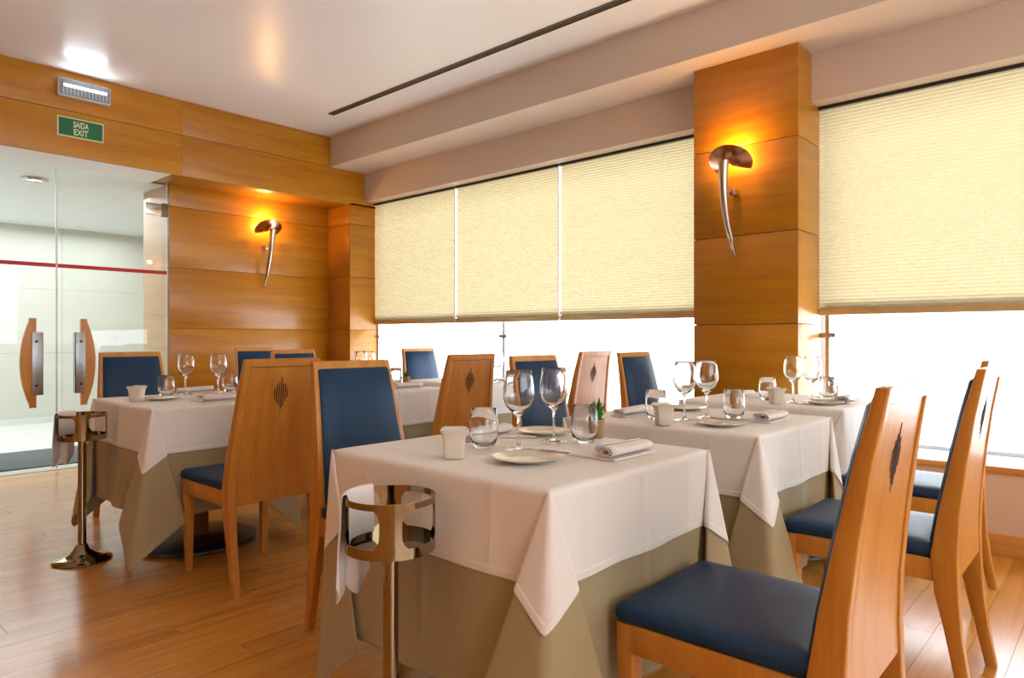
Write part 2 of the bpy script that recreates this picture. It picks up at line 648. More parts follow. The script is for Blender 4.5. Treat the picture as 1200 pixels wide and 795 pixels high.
# wall left of the doors and the two walls behind the photographer
wl = struct(MB().box(X0, 0.74, YB + 0.012, YB + 0.16, 0, ZC).build('wall_entrance', 'joint', None, None),
            'beech panelled wall left of the glass doors')
for i in range(len(zs) - 1):
    MB().box(X0, 0.745, YB, YB + 0.014, zs[i] + G / 2, zs[i + 1] - G / 2, 0.0015).build('panel', 'panel', wl)
struct(MB().box(X0 - 0.15, X0, Y0, YB, -0.1, ZC + 0.1).build('wall_left', 'panel', None, None), 'beech side wall')
struct(MB().box(X0 - 0.15, XW + 0.3, Y0 - 0.15, Y0, -0.1, 0.75).box(X0 - 0.15, XW + 0.3, Y0 - 0.15, Y0, 2.65, ZC + 0.1)
       .box(X0 - 0.15, -1.6, Y0 - 0.15, Y0, 0.75, 2.65).box(3.6, XW + 0.3, Y0 - 0.15, Y0, 0.75, 2.65).build('wall_rear', 'white', None, None),
       'white rear wall around an added window opening')
w3 = struct(empty('window_3'), 'unseen rear window added to carry a fill light')  # unseen window, added as the opening for the rear fill light
MB().add([(-1.6, Y0 - 0.04, 0.75), (3.6, Y0 - 0.04, 0.75), (3.6, Y0 - 0.04, 2.65), (-1.6, Y0 - 0.04, 2.65)], [(0, 1, 2, 3)]).build('pane', 'doorglass', w3, None)

# ------------------------------------------------------------------ lobby beyond the doors
lob = struct(MB().box(-2.2, 4.9, YB + 0.05, 10.25, -0.14, -0.006).build('floor_lobby', 'joint', None, None),
             'pale stone lobby floor')
for i in range(8):
    for j in range(5):
        xa, ya = -2.2 + i * 0.9, YB + 0.06 + j * 0.78
        MB().box(xa + 0.001, min(xa + 0.899, 4.9), ya + 0.001, ya + 0.779, -0.014, 0.0).build('tile', 'marble', lob, None)
farw = struct(MB().box(-2.2, 4.9, 10.112, 10.25, 0, 2.6).build('wall_lobby', 'joint', None, None),
              'pale stone clad far wall of the lobby')
for i in range(6):
    for j in range(3):
        xa, za = -2.2 + i * 1.2, 0.08 + j * 0.8
        MB().box(xa + 0.0015, min(xa + 1.1985, 4.9), 10.10, 10.112, za + 0.001, za + 0.799).build('stone_slab', 'stone', farw, None)
struct(MB().box(-2.2, 4.9, 10.085, 10.112, 0, 0.08).build('baseboard_lobby', 'marble', None, None), 'stone skirting')
struct(MB().box(-2.2, 4.9, YB + 0.12, 10.25, ZH + 0.004, ZH + 0.1).build('ceiling_lobby', 'white', None, None),
       'white lobby ceiling')
struct(MB().box(2.492, 2.51, YB + 0.03, 7.05, 0, ZH + 0.02).box(2.51, 4.9, YB + 0.16, 7.05, 0, ZH + 0.02).build('wall_jamb', 'travwood', None, None),
       'pale wooden reveal beside the glass doors')
struct(MB().box(4.9, 5.0, 7.05, 10.25, 0, ZH + 0.02).build('wall_lobby_right', 'lobby_wall', None, None), 'white lobby wall')
struct(MB().box(-2.3, -2.2, YB + 0.16, 10.25, 0, ZH + 0.02).build('wall_lobby_left', 'lobby_wall', None, None), 'white lobby wall')
tag(MB().box(-1.2, 2.44, 6.66, 7.66, 0.0, 0.012, 0.003).build('door_mat', 'mat'), 'long grey fibre door mat behind the glass doors', 'mat')
t = tag(empty('downlight', (1.62, 7.1, ZH)), 'round chrome downlight in the lobby ceiling', 'light')
MB().lathe([(0.055, 0.004), (0.095, 0.004), (0.10, -0.006), (0.085, -0.022), (0.06, -0.018), (0.055, 0.004)], n=28).build('ring', 'steel', t)
MB().lathe([(0.0005, -0.012), (0.058, -0.012), (0.058, 0.002)], n=28).build('lens', 'downlight', t)

# ------------------------------------------------------------------ glass doors


def door(n, xa, xb, hinge_x, hx, flip, label):
    d = struct(empty('door_%d' % n, ((xa + xb) / 2, YB + 0.02, 0)), label)
    cx = (xa + xb) / 2
    w = (xb - xa) / 2 - 0.003
    pane = MB()
    pane.add([(-w, 0, 0.012), (w, 0, 0.012), (w, 0, ZH - 0.012), (-w, 0, ZH - 0.012)], [(0, 1, 2, 3)])
    pane.build('pane', 'doorglass', d, None)
    for sx in (-1, 1):
        MB().box(sx * w - 0.003, sx * w + 0.003, -0.005, 0.005, 0.012, ZH - 0.012).build('glass_edge', 'glassedge', d, None)
    MB().box(-w, w, -0.0045, -0.0035, 1.640, 1.672).build('red_stripe', 'red', d, None)
    # bow handle: curved wooden board with a steel plate along its straight edge
    h = empty('handle')
    h.parent = d
    h.location = (hx - cx, -0.035, 0.87)
    s = -1 if flip else 1
    poly = [(0.0, -0.355), (0.0, 0.355), (s * 0.045, 0.355)]
    for i in range(13):
        a = -1 + 2 * i / 12.0
        poly.append((s * (0.045 + 0.062 * (1 - a * a)), -0.335 * a))
    poly.append((s * 0.045, -0.355))
    MB().prism(poly, 'y', -0.016, 0.016).build('wooden_grip', 'chair', h, 30)
    MB().box(-0.045 if s > 0 else -0.03, 0.03 if s > 0 else 0.045, -0.022, -0.016, -0.255, 0.245, 0.002).build('steel_plate', 'alu', h)
    MB().box(-0.045 if s > 0 else 0.037, -0.037 if s > 0 else 0.045, -0.022, 0.03, -0.255, 0.245, 0.002).build('steel_plate', 'alu', h)
    for zz in (-0.18, 0.17):
        MB().lathe([(0.0005, 0.004), (0.009, 0.003), (0.011, 0.0)], n=12).build('screw', 'black', h).matrix_basis = \
            Matrix.Translation((0, -0.022, zz)) @ Matrix.Rotation(PI / 2, 4, 'X')
    # patch hinge
    if hinge_x is not None:
        g = hinge_x - cx
        for zz in (2.17, 0.02):
            MB().box(g - 0.19, g - 0.055, -0.016, 0.016, zz, zz + 0.10, 0.003).build('patch_hinge', 'steel', d)
            MB().box(g - 0.055, g + 0.0, -0.02, 0.02, zz - 0.01, zz + 0.11, 0.003).build('hinge_block', 'bronze', d)
    return d


door(1, 0.765, 1.624, None, 1.475, True, 'left leaf of the frameless glass double door with bow handle')
door(2, 1.624, 2.483, 2.487, 1.785, False, 'right leaf of the frameless glass double door with bow handle')
MB_ = MB().box(0.74, 2.49, YB + 0.0, YB + 0.10, -0.01, 0.003)
struct(MB_.build('trim_7', 'alu', None, None), 'pale metal threshold under the glass doors')

# ------------------------------------------------------------------ emergency light and exit sign
t = tag(empty('emergency_light', (1.695, YH, 2.975)), 'white emergency lamp glowing on the beech bulkhead above the exit sign', 'light')
MB().box(-0.18, 0.18, -0.05, 0.0, -0.068, 0.068, 0.012).build('housing', 'plasticw', t)
MB().box(-0.172, 0.172, -0.056, -0.048, -0.060, 0.060, 0.003).build('front_cover', 'lampcover', t)
MB().box(-0.145, 0.145, -0.060, -0.054, 0.002, 0.022).build('led_strip', 'led', t, None)
for i in range(13):
    MB().box(-0.150 + i * 0.0245, -0.146 + i * 0.0245, -0.0575, -0.055, -0.05, 0.0).build('rib', 'plasticw', t, None)
ld = bpy.data.lights.new('emergency_glow', 'AREA')
ld.shape = 'RECTANGLE'
ld.size, ld.size_y = 0.28, 0.014
ld.energy = 0.8
ld.color = (0.85, 0.93, 1.0)
lo = bpy.data.objects.new('emergency_glow', ld)
lo.location = (1.695, YH - 0.068, 2.987)
lo.rotation_euler = (-2.1, 0, 0)
COL.objects.link(lo)

t = tag(empty('exit_sign', (1.677, YH, 2.685)), 'green bilingual exit sign on the beech bulkhead', 'sign')
MB().box(-0.157, 0.157, -0.006, 0.0, -0.074, 0.074).build('sign_border', 'ivory', t, None)
MB().box(-0.149, 0.149, -0.008, -0.004, -0.066, 0.066).build('sign_panel', 'green', t, None)


def text_part(s, width, hgt, zc, parent, mat):
    c = bpy.data.curves.new('lettering', 'FONT')
    c.body = s
    c.align_x = 'CENTER'
    c.align_y = 'CENTER'
    c.extrude = 0.0008
    c.offset = 0.018
    tmp = bpy.data.objects.new('lettering_tmp', c)
    COL.objects.link(tmp)
    bpy.context.view_layer.update()
    me = bpy.data.meshes.new_from_object(tmp.evaluated_get(bpy.context.evaluated_depsgraph_get()))
    bpy.data.objects.remove(tmp)
    co = np.array([v.co[:] for v in me.vertices])
    lo_, hi = co.min(0), co.max(0)
    for v in me.vertices:
        x = (v.co.x - (lo_[0] + hi[0]) / 2) / (hi[0] - lo_[0]) * width
        yv = (v.co.y - (lo_[1] + hi[1]) / 2) / (hi[1] - lo_[1]) * hgt
        v.co = (x, -0.0092 - v.co.z, zc + yv)
    me.materials.clear()
    me.materials.append(M[mat])
    o = bpy.data.objects.new('lettering', me)
    COL.objects.link(o)
    o.parent = parent


text_part('SAIDA', 0.105, 0.048, 0.027, t, 'ivory')
text_part('EXIT', 0.098, 0.048, -0.031, t, 'ivory')


# ------------------------------------------------------------------ sconces
def sconce(loc, rz, label, power, col=(1.0, 0.56, 0.16), up=False):
    """local: +y points out of the wall"""
    s = tag(empty('wall_sconce', loc, rz), label, 'lamp', 'horn shaped wall sconces')
    # dish: a fan-shaped shallow metal bowl reaching out of the wall
    n, R = 36, 0.135
    vs, fs = [], []
    a0, a1 = math.radians(-38), math.radians(218)
    rows = 7
    for layer in (0, 1):
        for i in range(rows):
            q = i / (rows - 1.0)
            for j in range(n):
                a = a0 + (a1 - a0) * j / (n - 1)
                r = 0.012 + (R - 0.012) * q
                vs.append((r * math.cos(a), 0.135 + r * math.sin(a) * 0.92, 0.012 * q + 0.045 * q * q * (0.4 + 0.2 * math.sin(a)) - 0.003 * layer))
    for layer in (0, 1):
        o = layer * rows * n
        for i in range(rows - 1):
            for j in range(n - 1):
                a = o + i * n + j
                fs.append((a, a + 1, a + n + 1, a + n))
    o = rows * n
    for j in range(n - 1):
        a = (rows - 1) * n + j
        fs.append((a, a + 1, o + a + 1, o + a))
    tilt = Matrix.Translation((0, 0.11, 0.02)) @ Matrix.Rotation(math.radians(36), 4, 'X') @ Matrix.Translation((0, -0.135, 0))
    vs = [tuple(tilt @ Vector(p)) for p in vs]
    MB().add(vs, fs).build('dish', 'copper', s, 50)
    # tapering horn from the dish down to the wall
    pts, rad = [], []
    for i in range(15):
        q = i / 14.0
        pts.append((0.012 * math.sin(q * 3), 0.17 * (1 - q) ** 1.15 + 0.05 * math.sin(q * PI) + 0.018, 0.03 - 0.575 * q))
        rad.append(0.024 * (1 - q) ** 0.8 + 0.007)
    MB().tube(pts, rad, 12).build('horn', 'steel', s, 60)
    MB().box(-0.02, 0.02, 0.0, 0.075, -0.16, -0.12, 0.006).build('wall_bracket', 'steel', s)
    MB().lathe([(0.0005, 0.055), (0.010, 0.05), (0.012, 0.03), (0.008, 0.018)], (0, 0.075, 0.02), 12).build('bulb', 'bulb', s)
    l = bpy.data.lights.new('sconce_glow', 'SPOT' if up else 'POINT')
    l.energy = power
    l.color = col
    l.shadow_soft_size = 0.03
    lo = bpy.data.objects.new('sconce_glow', l)
    COL.objects.link(lo)
    lo.parent = s
    lo.location = (0, 0.09, 0.11)
    if up:
        l.spot_size, l.spot_blend = 2.5, 0.6
        lo.rotation_euler = (PI, 0, 0)
    return s


sconce((XP, 1.82, 2.11), PI / 2, 'metal horn wall sconce glowing on the wooden pillar', 8.5)
sconce((3.40, YB, 2.11), PI, 'metal horn wall sconce glowing on the panelled end wall', 10.5)
for yy, lab in ((-2.2, 'added unseen horn uplight near the rear end of the side wall'), (0.8, 'added unseen horn uplight in the middle of the side wall'),
                (3.8, 'added unseen horn uplight on the side wall towards the entrance')):
    sconce((X0, yy, 2.11), -PI / 2, lab, 100, (1.0, 0.93, 0.82), True)  # sconce copies added out of view as uplights to brighten the ceiling


# ------------------------------------------------------------------ chairs
POST = [(0.0, -0.250, 0.032, 0.197, 0.030), (0.10, -0.230, 0.036, 0.198, 0.032), (0.22, -0.210, 0.042, 0.199, 0.034),
        (0.33, -0.194, 0.060, 0.199, 0.036), (0.44, -0.187, 0.067, 0.198, 0.036), (0.56, -0.198, 0.054, 0.191, 0.034),
        (0.70, -0.2185, 0.042, 0.181, 0.032), (0.84, -0.242, 0.033, 0.171, 0.030), (0.98, -0.272, 0.024, 0.160, 0.028)]


def post_at(z):
    for a, b in zip(POST, POST[1:]):
        if a[0] <= z <= b[0]:
            t = (z - a[0]) / (b[0] - a[0])
            return tuple(a[i] + (b[i] - a[i]) * t for i in range(5))
    return POST[-1]


def make_chair():
    c = tag(empty('dining_chair'), 'beech dining chair with navy upholstered seat and back', 'chair', 'beech dining chairs')
    for s in (-1, 1):
        rings = []
        for z, yc, dp, xc, w in POST:
            rings.append([(s * xc + u, yc + v, z) for u, v in rrect(w / 2, dp / 2, 0.004, 3)])
        MB().loft(rings).build('back_post', 'chair', c, 50)
        rings = []
        for z, hw in ((0, 0.014), (0.2, 0.018), (0.36, 0.022), (0.425, 0.022)):
            rings.append([(s * (0.196 - 0.022 + hw * 0.6) + u, 0.246 + v, z) for u, v in rrect(hw, hw, 0.004, 3)])
        MB().loft(rings).build('leg', 'chair', c, 50)
        MB().box(s * 0.199 - 0.012, s * 0.199 + 0.012, -0.16, 0.23, 0.362, 0.428, 0.003).build('side_rail', 'chair', c)
    MB().box(-0.175, 0.175, 0.235, 0.262, 0.362, 0.428, 0.003).build('front_rail', 'chair', c)
    MB().box(-0.182, 0.182, -0.19, -0.165, 0.362, 0.428, 0.003).build('rear_rail', 'chair', c)
    # seat cushion
    rings = []
    for ins, z in ((0.012, 0.424), (0.0, 0.430), (-0.004, 0.447), (0.000, 0.459), (0.010, 0.467), (0.05, 0.472), (0.11, 0.475), (0.17, 0.476)):
        rings.append([(u * (1.0 + 0.05 * v), v + 0.057, z) for u, v in rrect(0.209 - ins, 0.217 - ins, 0.022 if ins < 0.03 else 0.02, 6)])
    MB().loft(rings).build('seat_cushion', 'navy', c, 60)
    # back board (rear veneer), top rail, front pad
    zz = [0.372, 0.45, 0.55, 0.65, 0.75, 0.85, 0.9455]
    rings = []
    for z in zz:
        _, yc, dp, xc, w = post_at(z)
        yb = yc - dp / 2 + 0.005
        hw = xc - w / 2 - 0.0016
        rings.append([(-hw, yb, z), (hw, yb, z), (hw, yb + 0.007, z), (-hw, yb + 0.007, z)])
    MB().loft(rings).build('back_board', 'chair', c, 60)
    rings = []
    for z in (0.948, 0.964, 0.981):
        _, yc, dp, xc, w = post_at(z)
        rings.append([(-xc + w / 2 - 0.004, yc - dp / 2, z), (xc - w / 2 + 0.004, yc - dp / 2, z),
                      (xc - w / 2 + 0.004, yc + dp / 2, z), (-xc + w / 2 - 0.004, yc + dp / 2, z)])
    MB().loft(rings).build('top_rail', 'chair', c, 60)
    rings = []
    for z, g in ((0.466, 0.006), (0.472, 0.0), (0.55, 0), (0.65, 0), (0.75, 0), (0.85, 0), (0.945, 0), (0.953, 0.006)):
        _, yc, dp, xc, w = post_at(z)
        hw = xc - w / 2 + 0.010 - g * 0.5
        yf = yc + dp / 2
        t = 0.013 - g * 1.2
        rings.append([(-hw, yf - 0.008, z), (hw, yf - 0.008, z), (hw, yf + t * 0.4, z), (hw - 0.012, yf + t, z),
                      (hw * 0.4, yf + t + 0.004, z), (-hw * 0.4, yf + t + 0.004, z), (-hw + 0.012, yf + t, z), (-hw, yf + t * 0.4, z)])
    MB().loft(rings).build('back_pad', 'navy', c, 50)
    # diamond of vertical slots in the board
    mb = MB()
    for i, (lo_, hi) in enumerate(((0.808, 0.852), (0.792, 0.868), (0.780, 0.880), (0.762, 0.902), (0.774, 0.872), (0.796, 0.872), (0.812, 0.852))):
        x = (i - 3) * 0.0098
        r2 = []
        for z in (lo_, hi):
            _, yc, dp, xc, w = post_at(z)
            yb = yc - dp / 2 + 0.005
            r2.append([(x - 0.0023, yb - 0.0008, z), (x + 0.0023, yb - 0.0008, z), (x + 0.0023, yb + 0.004, z), (x - 0.0023, yb + 0.004, z)])
        mb.loft(r2)
    o = mb.build('slot_motif', 'slot', c, None)
    o['label'] = 'diamond of dark vertical slots'
    return c


chair0 = make_chair()
CH = [
    (1.52, 0.60, 0, 'large beech chair in the right foreground, its navy seat turned to the nearest table'),
    (2.50, 0.585, 0, 'beech chair seen from behind at the second table, right of the foreground chair'),
    (3.34, 0.685, 0, 'beech chair mostly hidden behind the others at the table by the window'),
    (1.555, 1.985, PI, 'beech chair with tall navy back facing the camera behind the nearest table'),
    (2.65, 1.985, PI, 'navy backed chair behind the two tall wine glasses of the nearest table'),
    (3.67, 2.03, PI, 'navy backed chair just left of the wooden pillar at the window table'),
    (1.512, 2.965, 0, 'beech chair seen from behind at the left table, slotted diamond in its back'),
    (2.63, 2.95, 0, 'beech chair back with slotted diamond in the middle distance, left of the wine glasses'),
    (3.77, 2.93, 0, 'pale beech chair back with slotted diamond against the bright window'),
    (1.555, 4.345, PI, 'navy backed chair in front of the glass doors'),
    (2.67, 4.345, PI, 'navy backed chair just behind the slotted chair back of the left table'),
    (3.87, 4.345, PI, 'small bluish navy backed chair against the far window corner'),
    (2.93, 5.45, PI, 'far navy backed chair standing by the panelled wall under the sconce'),
]
for x, y, r, lab in CH:
    instance(chair0, (x, y, 0), r, lab)


# ------------------------------------------------------------------ tables and cloths
AX, AY, ZT = 0.36, 0.40, 0.745


def slerp(a, b, t):
    w = math.acos(max(-1, min(1, a.dot(b))))
    if w < 1e-5:
        return a.copy()
    return (a * math.sin((1 - t) * w) + b * math.sin(t * w)) / math.sin(w)


def corner_curve(al, ar, zl, zr, n):
    """directions of the cloth's threads fanning out from a table corner: the quarter circle of spare cloth
    folds into two wings and a ridge (a developable cone, so the cloth keeps its length)"""
    def D(tilt, az):
        t_, a_ = math.radians(tilt), math.radians(az)
        return Vector((math.sin(t_) * math.cos(a_), math.sin(t_) * math.sin(a_), -math.cos(t_)))
    pole = Vector((0, 0, -1))
    wl, wr = D(al, 45 - zl), D(ar, 45 + zr)
    mid = (wl + wr).normalized()
    half = math.acos(max(-1, min(1, wl.dot(wr)))) / 2
    m = math.radians(90 - al - ar) / 2
    g = math.acos(min(1.0, math.cos(m) / math.cos(half)))
    ax = (wr - wl).normalized()
    outw = ax.cross(mid)
    if outw.dot(Vector((1, 1, 0))) < 0:
        outw = -outw
    ridge = (mid * math.cos(g) + outw * math.sin(g)).normalized()
    marks = [(0.0, pole), (al, wl), (al + math.degrees(m), ridge), (90 - ar, wr), (90.0, pole)]
    raw = []
    for i in range(n):
        f = 90.0 * i / (n - 1)
        for (f0, d0), (f1, d1) in zip(marks, marks[1:]):
            if f0 <= f <= f1 + 1e-6:
                raw.append(slerp(d0, d1, (f - f0) / (f1 - f0)))
                break
    out = []
    for i in range(n):
        k = min(2, i, n - 1 - i)
        acc = Vector((0, 0, 0))
        for j in range(i - k, i + k + 1):
            acc += raw[j]
        out.append(acc.normalized())
    return out


def cloth_mesh(name, mat, seed, over, lift, folds, flare=0.012):
    rr = random.Random(seed)
    corners = {}
    for sx in (1, -1):
        for sy in (1, -1):
            tight = sx < 0 < sy
            lo_a, lo_z = (20.0, 116.0) if tight else (16.0, 106.0)
            corners[(sx, sy)] = (rr.uniform(lo_a, 23), rr.uniform(lo_a, 23), rr.uniform(lo_z, lo_z + 9), rr.uniform(lo_z, lo_z + 9))
    ph = {k: (rr.uniform(0, 6), rr.uniform(0, 6), rr.uniform(5, 8)) for k in 'abcd'}
    hem = 0.017 / over
    ts = [0.0, 0.012 / over, 0.03 / over] + [0.03 / over + (1 - hem * 1.12 - 0.03 / over) * i / 12.0 for i in range(1, 13)] + [1 - hem, 1 - hem * 0.4, 1.0]
    NV, NF = 34, 44
    vs, fs, cr = [], [], []

    def grid(rows, cvals):
        o = len(vs)
        n = len(rows[0])
        for r, c in zip(rows, cvals):
            vs.extend(r)
            cr.extend(c)
        for i in range(len(rows) - 1):
            for j in range(n - 1):
                fs.append((o + i * n + j, o + i * n + j + 1, o + (i + 1) * n + j + 1, o + (i + 1) * n + j))

    def fold_h(x):
        return sum(math.exp(-((x - f) / 0.011) ** 2) for f in folds)

    us = [-AX + 2 * AX * i / NV for i in range(NV + 1)]
    ws = [-AY + 2 * AY * i / NV for i in range(NV + 1)]
    grid([[(u, w, ZT) for w in ws] for u in us], [[fold_h(u) + fold_h(w * 0.9) for w in ws] for u in us])

    def hem_h(t):
        return 1.2 if t > 1 - hem * 1.05 else 0.0
    for key, sgn, along, A, B in (('a', 1, ws, AX, AY), ('b', -1, ws, AX, AY), ('c', 1, us, AY, AX), ('d', -1, us, AY, AX)):
        p0, p1, fr = ph[key]
        rows, cv = [], []
        for t in ts:
            sdist = t * over
            row, c = [], []
            for w in along:
                q = (w + B) / (2 * B)
                win = math.sin(PI * q) ** 0.8
                wave = sdist * win * (flare + 0.032 * (0.5 + 0.5 * math.sin(fr * q * 2 + p0)) + 0.018 * math.sin(17 * q + p1) * min(1, sdist / 0.25))
                x = A + max(0.0, wave)
                z = ZT - math.sqrt(max(0.0, sdist ** 2 - max(0.0, wave) ** 2))
                row.append((sgn * x, w, z) if key in 'ab' else (w, sgn * x, z))
                c.append(hem_h(t) + fold_h(w) * (0.9 if key in 'cd' else 1))
            rows.append(row)
            cv.append(c)
        grid(rows, cv)
    for (sx, sy), pr in corners.items():
        dirs = corner_curve(*pr, NF + 1)
        rows, cv = [], []
        for t in ts:
            row, c = [], []
            for i, d in enumerate(dirs):
                f = math.radians(90.0 * i / NF)
                rho = t * over / max(math.cos(f), math.sin(f))
                row.append((sx * (AX + rho * d.x), sy * (AY + rho * d.y), max(0.008, ZT + rho * d.z)))
                c.append(hem_h(t))
            rows.append(row)
            cv.append(c)
        grid(rows, cv)
    me = bpy.data.meshes.new(name)
    me.from_pydata(vs, [], fs)
    at = me.attributes.new('crease', 'FLOAT', 'POINT')
    at.data.foreach_set('value', cr)
    bm = bmesh.new()
    bm.from_mesh(me)
    bmesh.ops.remove_doubles(bm, verts=list(bm.verts), dist=0.0004)
    bmesh.ops.recalc_face_normals(bm, faces=list(bm.faces))
    tops = [f for f in bm.faces if all(abs(v.co.z - ZT) < 1e-4 for v in f.verts)]
    if sum(f.normal.z for f in tops) < 0:
        bmesh.ops.reverse_faces(bm, faces=list(bm.faces))
    bm.normal_update()
    if lift:
        nrm = [(v, v.normal.copy()) for v in bm.verts]
        for v, n_ in nrm:
            v.co += n_ * lift
    bm.to_mesh(me)
    bm.free()
    me.materials.append(M[mat])
    me.polygons.foreach_set('use_smooth', [True] * len(me.polygons))
    return me


def cloth_obj(name, me, loc, rz, label, group, thick):
    o = bpy.data.objects.new(name, me)
    COL.objects.link(o)
    o.location = loc
    o.rotation_euler = (0, 0, rz)
    tag(o, label, 'tablecloth', group)
    sd = o.modifiers.new('smooth', 'SUBSURF')
    sd.levels = sd.render_levels = 1
    so = o.modifiers.new('thick', 'SOLIDIFY')
    so.thickness = thick
    so.offset = 1
    return o


VAR = []
for seed in (3, 11, 26):
    VAR.append((cloth_mesh('beige_undercloth', 'under', seed, 0.5, 0.0, (0.0,)),
                cloth_mesh('white_tablecloth', 'cloth', seed, 0.205, 0.0045, (-0.24, 0.0, 0.24))))


def make_table():
    t = tag(empty('dining_table'), 'square pedestal dining table', 'table', 'pedestal dining tables')
    MB().box(-AX + 0.02, AX - 0.02, -AY + 0.02, AY - 0.02, ZT - 0.034, ZT - 0.004, 0.008).build('table_top', 'pedestal', t)
    MB().box(-0.05, 0.05, -0.05, 0.05, 0.03, ZT - 0.03, 0.008).build('pedestal', 'pedestal', t)
    MB().lathe([(0.0005, 0.04), (0.08, 0.038), (0.25, 0.028), (0.30, 0.018), (0.305, 0.006), (0.295, 0.0), (0.0005, 0.0)], n=40).build('foot_plate', 'black', t)
    return t


table0 = make_table()
TB = [
    ('nearest table', 1.47, 1.30, 0, 0), ('second table', 2.55, 1.30, 1, 0), ('window table before the pillar', 3.59, 1.345, 2, 0),
    ('left table by the glass doors', 1.55, 3.66, 2, PI), ('middle rear table', 2.59, 3.66, 1, PI), ('rear table by the far window', 3.62, 3.66, 0, PI),
]
for nm, x, y, k, r in TB:
    instance(table0, (x, y, 0), 0, 'pedestal table with dark round foot under the ' + nm + ' cloths')
    cloth_obj('beige_undercloth', VAR[k][0], (x, y, 0), r, 'long beige undercloth hanging below the white cloth of the ' + nm, 'beige undercloths', 0.0015)
    cloth_obj('white_tablecloth', VAR[k][1], (x, y, 0), r, 'white square tablecloth laid over the ' + nm, 'white tablecloths', 0.0015)

ZTOP = ZT + 0.0075


# ------------------------------------------------------------------ tableware prototypes
def make_wine():
    w = tag(MB().lathe([(0.0005, 0.0), (0.038, 0.0), (0.040, 0.002), (0.030, 0.0045), (0.012, 0.008), (0.0055, 0.016), (0.0042, 0.03), (0.0040, 0.075),
                        (0.0048, 0.092), (0.010, 0.101), (0.024, 0.112), (0.036, 0.126), (0.043, 0.145), (0.0445, 0.160), (0.043, 0.182),
                        (0.039, 0.206), (0.0355, 0.226), (0.0347, 0.2265), (0.0340, 0.226), (0.0380, 0.204), (0.0418, 0.182), (0.0432, 0.160),
                        (0.0415, 0.146), (0.034, 0.128), (0.022, 0.116), (0.008, 0.108), (0.0005, 0.106)], n=40).build('wine_glass', 'glass', None, 60),
            'wine glass', 'glass', 'stemmed wine glasses')
    return w


def make_tumbler():
    return tag(MB().lathe([(0.0005, 0.0), (0.024, 0.0), (0.028, 0.003), (0.036, 0.018), (0.0415, 0.036), (0.0425, 0.050), (0.0405, 0.078), (0.036, 0.114),
                           (0.0353, 0.1145), (0.0346, 0.114), (0.0391, 0.078), (0.041, 0.050), (0.040, 0.037), (0.034, 0.021), (0.024, 0.011), (0.0005, 0.009)],
                          n=40).build('tumbler', 'glass', None, 60), 'tumbler', 'glass', 'stemless water tumblers')


def make_plate():
    p = tag(empty('bread_plate'), 'bread plate', 'plate', 'small bread plates')
    MB().lathe([(0.0005, 0.003), (0.035, 0.002), (0.044, 0.0), (0.050, 0.002), (0.066, 0.007), (0.086, 0.013), (0.0875, 0.0145), (0.0865, 0.0155),
                (0.066, 0.010), (0.052, 0.0055), (0.046, 0.0048), (0.0005, 0.0048)], n=48).build('dish', 'china', p, 60)
    return p


def make_knife():
    k = tag(empty('butter_knife'), 'butter knife', 'knife', 'butter knives on bread plates')
    poly = [(-0.095, -0.005), (-0.085, -0.0085), (-0.02, -0.0075), (0.0, -0.004), (0.0, 0.004), (-0.02, 0.0065), (-0.085, 0.0045)]
    MB().prism(poly, 'z', 0.0, 0.0016).build('blade', 'steel', k, None)
    rings = []
    for x, w, hh in ((0.0, 0.0035, 0.002), (0.03, 0.0045, 0.003), (0.075, 0.006, 0.0035), (0.092, 0.0055, 0.003), (0.096, 0.003, 0.002)):
        rings.append([(x, w * math.cos(2 * PI * j / 10), 0.001 + hh * math.sin(2 * PI * j / 10)) for j in range(10)])
    MB().loft(rings).build('handle', 'steel', k, 60)
    return k


def make_cup():
    c = tag(empty('ceramic_holder'), 'ceramic holder', 'holder', 'cream ceramic table holders')
    rings = []
    def ring(hw, z, lip=0.0, r=0.008):
        out = []
        for u, v in rrect(hw, hw, r, 5):
            q = (u / hw) ** 2
            out.append((u, v * (1 + 0.10 * (1 - q) * (lip > 0)), z + lip * (1 - q) - lip * 0.4))
        return out
    for hw, z, lp in ((0.024, 0.0, 0), (0.0265, 0.003, 0), (0.028, 0.03, 0), (0.030, 0.055, 0.002), (0.0335, 0.070, 0.008), (0.0372, 0.077, 0.013),
                      (0.0362, 0.0785, 0.013), (0.031, 0.071, 0.008), (0.0275, 0.055, 0.002), (0.025, 0.02, 0)):
        rings.append(ring(hw, z, lp))
    MB().loft(rings).build('body', 'ceramic', c, 50)
    return c


